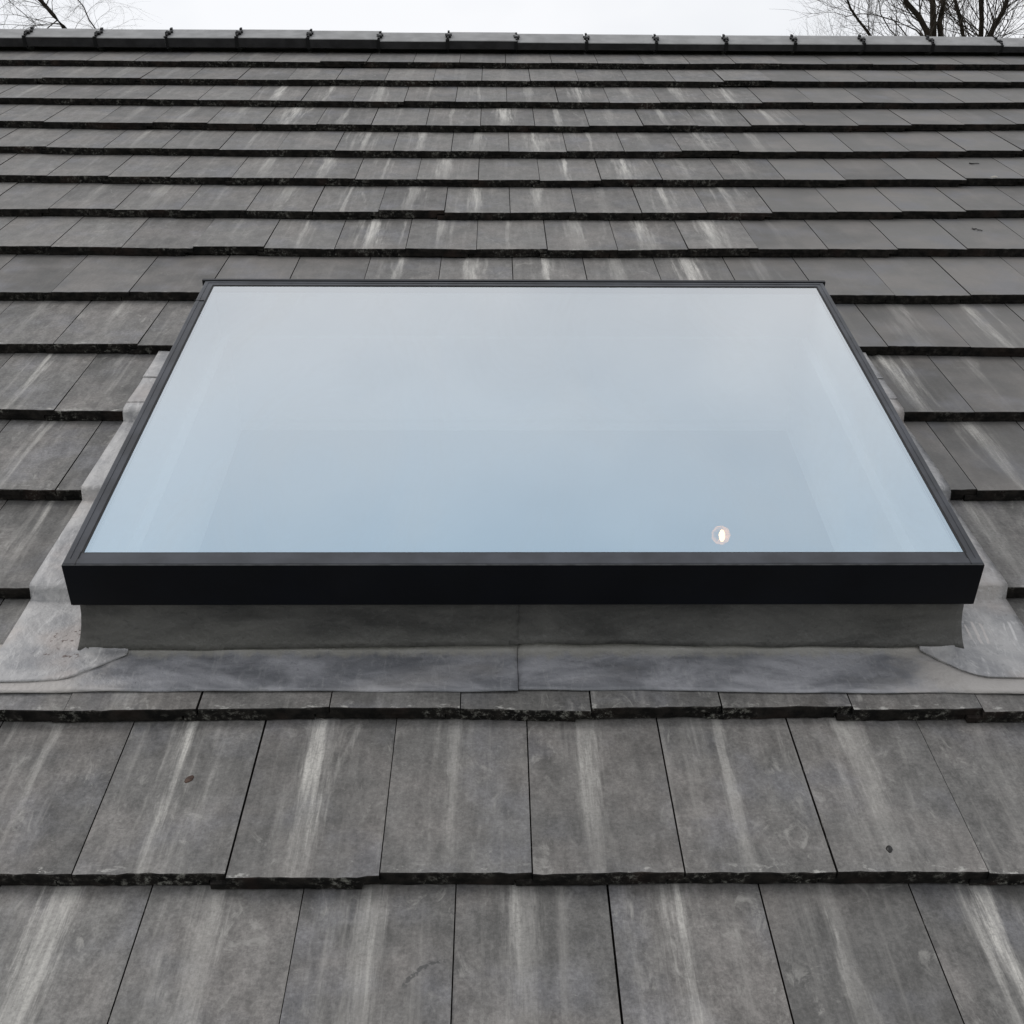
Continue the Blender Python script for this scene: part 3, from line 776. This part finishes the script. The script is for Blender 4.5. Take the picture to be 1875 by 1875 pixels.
# ---------------------------------------------------------------- lamp added behind the glass, standing for a likely reflected glint
lp = W(0.90, 2.29, -0.80)
lamp = empty('glint_lamp', (lp.x, 2.52, lp.z))
tag(lamp, 'small added lamp standing for a warm glint at the lower right of the skylight glass', 'lamp')
def lathe(mb, c, prof, seg=20, axis='Z', mi=0):
    rings = []
    for r, h in prof:
        rings.append([mb.vert((c[0] + r * math.cos(2 * math.pi * i / seg), c[1] + (h if axis == 'Y' else r * math.sin(2 * math.pi * i / seg)),
                               c[2] + (r * math.sin(2 * math.pi * i / seg) if axis == 'Y' else h))) for i in range(seg)])
    for a, b in zip(rings, rings[1:]):
        for i in range(seg): mb.face((a[i], a[(i + 1) % seg], b[(i + 1) % seg], b[i]), mi)
    mb.face(rings[0][::-1], mi); mb.face(rings[-1], mi)
lb = MB(); lathe(lb, (0, -0.012, 0), [(0.045, 0.011), (0.045, 0), (0.012, -0.004), (0.010, -0.09)], axis='Y'); lb.build('bracket', M['screw'], lamp)
lb = MB(); lathe(lb, (0, -0.13, 0.0), [(0.011 * math.sin(math.pi * i / 10) + 0.001, -0.024 * math.cos(math.pi * i / 10)) for i in range(11)])
em = bpy.data.materials.new('warm lit bulb'); em.use_nodes = True
eb = em.node_tree.nodes['Principled BSDF']; eb.inputs['Emission Color'].default_value = (1, 0.60, 0.24, 1); eb.inputs['Emission Strength'].default_value = 5
lb.build('bulb', em, lamp, True)
lb = MB(); lathe(lb, (0, -0.10, 0), [(0.018, 0.02), (0.040, -0.005), (0.043, -0.010), (0.038, -0.008), (0.016, 0.012)], seg=9, axis='Y'); lb.build('reflector', M['brass'], lamp, True)

# ---------------------------------------------------------------- trees
def tube(mb, pts, r0, r1, sides):
    rings = []
    n = len(pts)
    for i, p in enumerate(pts):
        d = (pts[min(i + 1, n - 1)] - pts[max(i - 1, 0)]).normalized()
        a = d.orthogonal().normalized(); b = d.cross(a)
        r = r0 + (r1 - r0) * i / (n - 1)
        rings.append([mb.vert(p + (a * math.cos(2 * math.pi * k / sides) + b * math.sin(2 * math.pi * k / sides)) * r) for k in range(sides)])
    for x, y in zip(rings, rings[1:]):
        for k in range(sides): mb.face((x[k], x[(k + 1) % sides], y[(k + 1) % sides], y[k]))
def branch(tr, cr, rnd, p, d, L, r, depth, droop=0.0, zlim=None):
    n = 5 if depth > 1 else 4
    pts = [p.copy()]; q = p.copy(); dd = d.normalized()
    for i in range(n):
        dd = (dd + Vector((rnd.gauss(0, .16), rnd.gauss(0, .16), rnd.gauss(0.03 - droop, .13)))).normalized()
        q = q + dd * L / n; pts.append(q.copy())
    tube(tr if r > 0.02 else cr, pts, r, r * 0.45, 6 if r > 0.03 else (4 if r > 0.009 else 3))
    if depth == 0: return
    for c in range(rnd.randint(4, 6) if depth < 3 else rnd.randint(4, 6)):
        t = rnd.uniform(0.25, 1.0); i = min(int(t * n), n - 1)
        pp = pts[i].lerp(pts[i + 1], t * n - i)
        ax_ = (pts[i + 1] - pts[i]).normalized()
        side = ax_.orthogonal().normalized(); side.rotate(Matrix.Rotation(rnd.uniform(0, 6.28), 3, ax_))
        nd = (ax_ * 0.75 + side * rnd.uniform(0.45, 0.9) + Vector((0, 0, 0.25 - droop * 3)))
        branch(tr, cr, rnd, pp, nd, L * rnd.uniform(0.45, 0.7), r * rnd.uniform(0.38, 0.55), depth - 1, droop)
def tree(label, base, seed, limbs, trunk_top, tr_r, droop=0.0, depth=3, twig='twig', name='bare_tree'):
    rnd = random.Random(seed)
    t = empty(name, base); tag(t, label, 'tree', 'bare trees behind the ridge')
    tr, cr = MB(), MB()
    B = Vector(base)
    tt = Vector(trunk_top) - B
    pts = [tt * (i / 6) + Vector((rnd.gauss(0, .06), rnd.gauss(0, .06), 0)) * (0 < i < 6) for i in range(7)]
    tube(tr, pts, tr_r, tr_r * 0.6, 8)
    for lm in limbs:
        P_ = [Vector(p) - B for p in lm['pts']]
        # refine with jitter
        pp = [P_[0]]
        for a, b in zip(P_, P_[1:]):
            for k in (1, 2, 3): pp.append(a.lerp(b, k / 3) + (Vector((rnd.gauss(0, .05), rnd.gauss(0, .05), rnd.gauss(0, .02))) if k < 3 else Vector()))
        r0, r1 = lm['r']
        tube(tr, pp, r0, r1, 7)
        n = len(pp)
        for c in range(lm.get('n', 10)):
            tq = rnd.uniform(lm.get('from', 0.3), 1.0) * (n - 1); i = min(int(tq), n - 2)
            p = pp[i].lerp(pp[i + 1], tq - i); ax_ = (pp[i + 1] - pp[i]).normalized()
            side = ax_.orthogonal().normalized(); side.rotate(Matrix.Rotation(rnd.uniform(0, 6.28), 3, ax_))
            nd = ax_ * 0.6 + side * rnd.uniform(0.5, 1.0) + Vector((0, 0, 0.25 - droop * 4))
            branch(tr, cr, rnd, p, nd, rnd.uniform(*lm.get('L', (1.1, 2.2))), (r0 + (r1 - r0) * tq / n) * rnd.uniform(0.12, 0.30), depth - 1, droop)
    tr.build('trunk', M['bark'], t, True); cr.build('crown', M[twig], t)
TY = 19.6
tree('bare tree with a thick upright brown trunk rising above the ridge on the right', (8.0, TY, GZ), 21,
     [dict(pts=[(7.95, TY, 3), (7.95, TY, 6), (7.92, TY, 8.15), (7.72, TY, 9.2), (7.3, TY, 11)], r=(0.085, 0.03), n=34, **{'from': 0.25}),
      dict(pts=[(7.95, TY, 7.4), (8.03, TY, 8.2), (8.2, TY + .2, 9.2), (8.5, TY, 11)], r=(0.06, 0.03), n=18),
      dict(pts=[(8.0, TY, 3.5), (8.0, TY - .3, 6.6), (7.70, TY - .3, 7.95), (7.25, TY - .3, 8.75), (6.6, TY, 9.8)], r=(0.075, 0.03), n=20, **{'from': 0.3}),
      dict(pts=[(8.0, TY, 4.5), (7.6, TY + .4, 7.0), (6.95, TY + .3, 7.95), (6.5, TY + .3, 8.55), (6.0, TY, 9.3)], r=(0.045, 0.012), n=40, **{'from': 0.25}, L=(0.6, 1.5))],
     (8.0, TY, 5.0), 0.17)
tree('densely branched bare tree at the right edge of the sky', (9.2, TY + 1.2, GZ), 33,
     [dict(pts=[(9.2, TY + 1, 3), (9.1, TY + 1, 7), (9.2, TY + 1, 8.6), (9.0, TY + 1, 11)], r=(0.075, 0.03), n=32, **{'from': 0.25}),
      dict(pts=[(9.2, TY + 1, 4), (9.3, TY + 1.3, 7.8), (9.75, TY + 1.3, 8.9), (10.2, TY + 1, 11)], r=(0.07, 0.03), n=32, **{'from': 0.25}),
      dict(pts=[(9.2, TY + 1, 4), (8.9, TY + .7, 7.2), (8.65, TY + .7, 8.6), (8.2, TY + 1, 11)], r=(0.05, 0.025), n=30, **{'from': 0.25})],
     (9.2, TY + 1.2, 5.5), 0.18)
tree('thin pale bare tree low behind the ridge left of the thick trunk', (6.7, TY + 3.5, GZ), 47,
     [dict(pts=[(6.7, TY + 3.5, 4), (6.8, TY + 3.5, 7.2), (7.1, TY + 3.5, 8.6)], r=(0.04, 0.015), n=34, **{'from': 0.3}, L=(0.6, 1.4)),
      dict(pts=[(6.7, TY + 3.5, 4), (6.5, TY + 3.5, 7.5), (6.4, TY + 3.5, 8.3)], r=(0.03, 0.01), n=30, **{'from': 0.3}, L=(0.4, 0.9))],
     (6.7, TY + 3.5, 5.0), 0.12, twig='twig_pale')
tree('bare tree with one dark leaning limb above the left end of the ridge', (-6.3, TY, GZ), 52,
     [dict(pts=[(-5.9, TY, 4.5), (-6.7, TY, 6.9), (-7.42, TY, 7.80), (-8.02, TY, 8.42), (-9.1, TY, 9.6)], r=(0.05, 0.03), n=26, **{'from': 0.5}, L=(0.5, 1.2)),
      dict(pts=[(-7.1, TY, 7.4), (-7.15, TY + .3, 8.0), (-7.6, TY + .3, 8.7), (-8.1, TY + .3, 9.6)], r=(0.016, 0.006), n=34, L=(0.4, 0.9)),
      dict(pts=[(-9.1, TY, 9.6), (-8.75, TY, 8.8), (-8.5, TY, 8.35), (-8.15, TY, 8.0)], r=(0.012, 0.004), n=22, L=(0.3, 0.7))],
     (-6.3, TY, 4.8), 0.15, droop=0.05, twig='twig_pale')

# ---------------------------------------------------------------- small things lying on the tiles
def on_roof(name, u, v, lift=0.0):
    return tuple(W(u, v, tile_top(u, v) + lift))
def blob(name, u, v, a, b, h, rot, m_, label, cat):
    mb = MB(); rnd = random.Random(int(u * 1000)); rings = []
    for j in range(6):
        ph = math.pi / 2 * j / 5
        rings.append([mb.vert((a * math.cos(ph) * math.cos(t) * rnd.uniform(.85, 1.1), b * math.cos(ph) * math.sin(t) * rnd.uniform(.85, 1.1), h * math.sin(ph))) for t in [2 * math.pi * i / 14 for i in range(14)]])
    for x, y in zip(rings, rings[1:]):
        for i in range(14): mb.face((x[i], x[(i + 1) % 14], y[(i + 1) % 14], y[i]))
    mb.face(rings[0][::-1])
    o = mb.build(name, m_, None, True); o.location = on_roof(name, u, v, 0.0005)
    o.rotation_euler = (Matrix.Rotation(PITCH - 0.069, 3, 'X') @ Matrix.Rotation(rot, 3, 'Z')).to_euler()
    tag(o, label, cat); return o
blob('seed_pod', 0.795, 0.060, 0.007, 0.011, 0.007, -0.2, M['pod'], 'small black seed pod lying on a near tile right of centre', 'seed pod')
blob('dead_leaf', -0.657, 0.273, 0.008, 0.013, 0.0025, -0.5, M['leaf'], 'small brown dead leaf stuck flat on the tile below the lead apron, left of centre', 'leaf')
blob('dry_leaf', 2.475, 4.237, 0.02, 0.012, 0.008, 0.3, M['pale'], 'tiny pale dry leaf caught on a tile edge near the right edge', 'leaf')
def twig(u, v, L, rot, seed, label):
    rnd = random.Random(seed); mb = MB()
    pts = [Vector((L * (i / 5 - .5), rnd.gauss(0, L * .06), 0.004 + rnd.uniform(0, .004))) for i in range(6)]
    tube(mb, pts, 0.0035, 0.002, 5)
    o = mb.build('twig', M['pod'], None); o.location = on_roof('t', u, v, 0.0); o.rotation_euler = (Matrix.Rotation(PITCH - 0.069, 3, 'X') @ Matrix.Rotation(rot, 3, 'Z')).to_euler()
    tag(o, label, 'twig'); return o
twig(2.473, 4.512, 0.05, 0.0, 1, 'short dark twig lying level on the upper right tiles')
twig(2.166, 3.565, 0.05, -0.7, 2, 'short dark crooked twig on a tile nearer the skylight at the right')
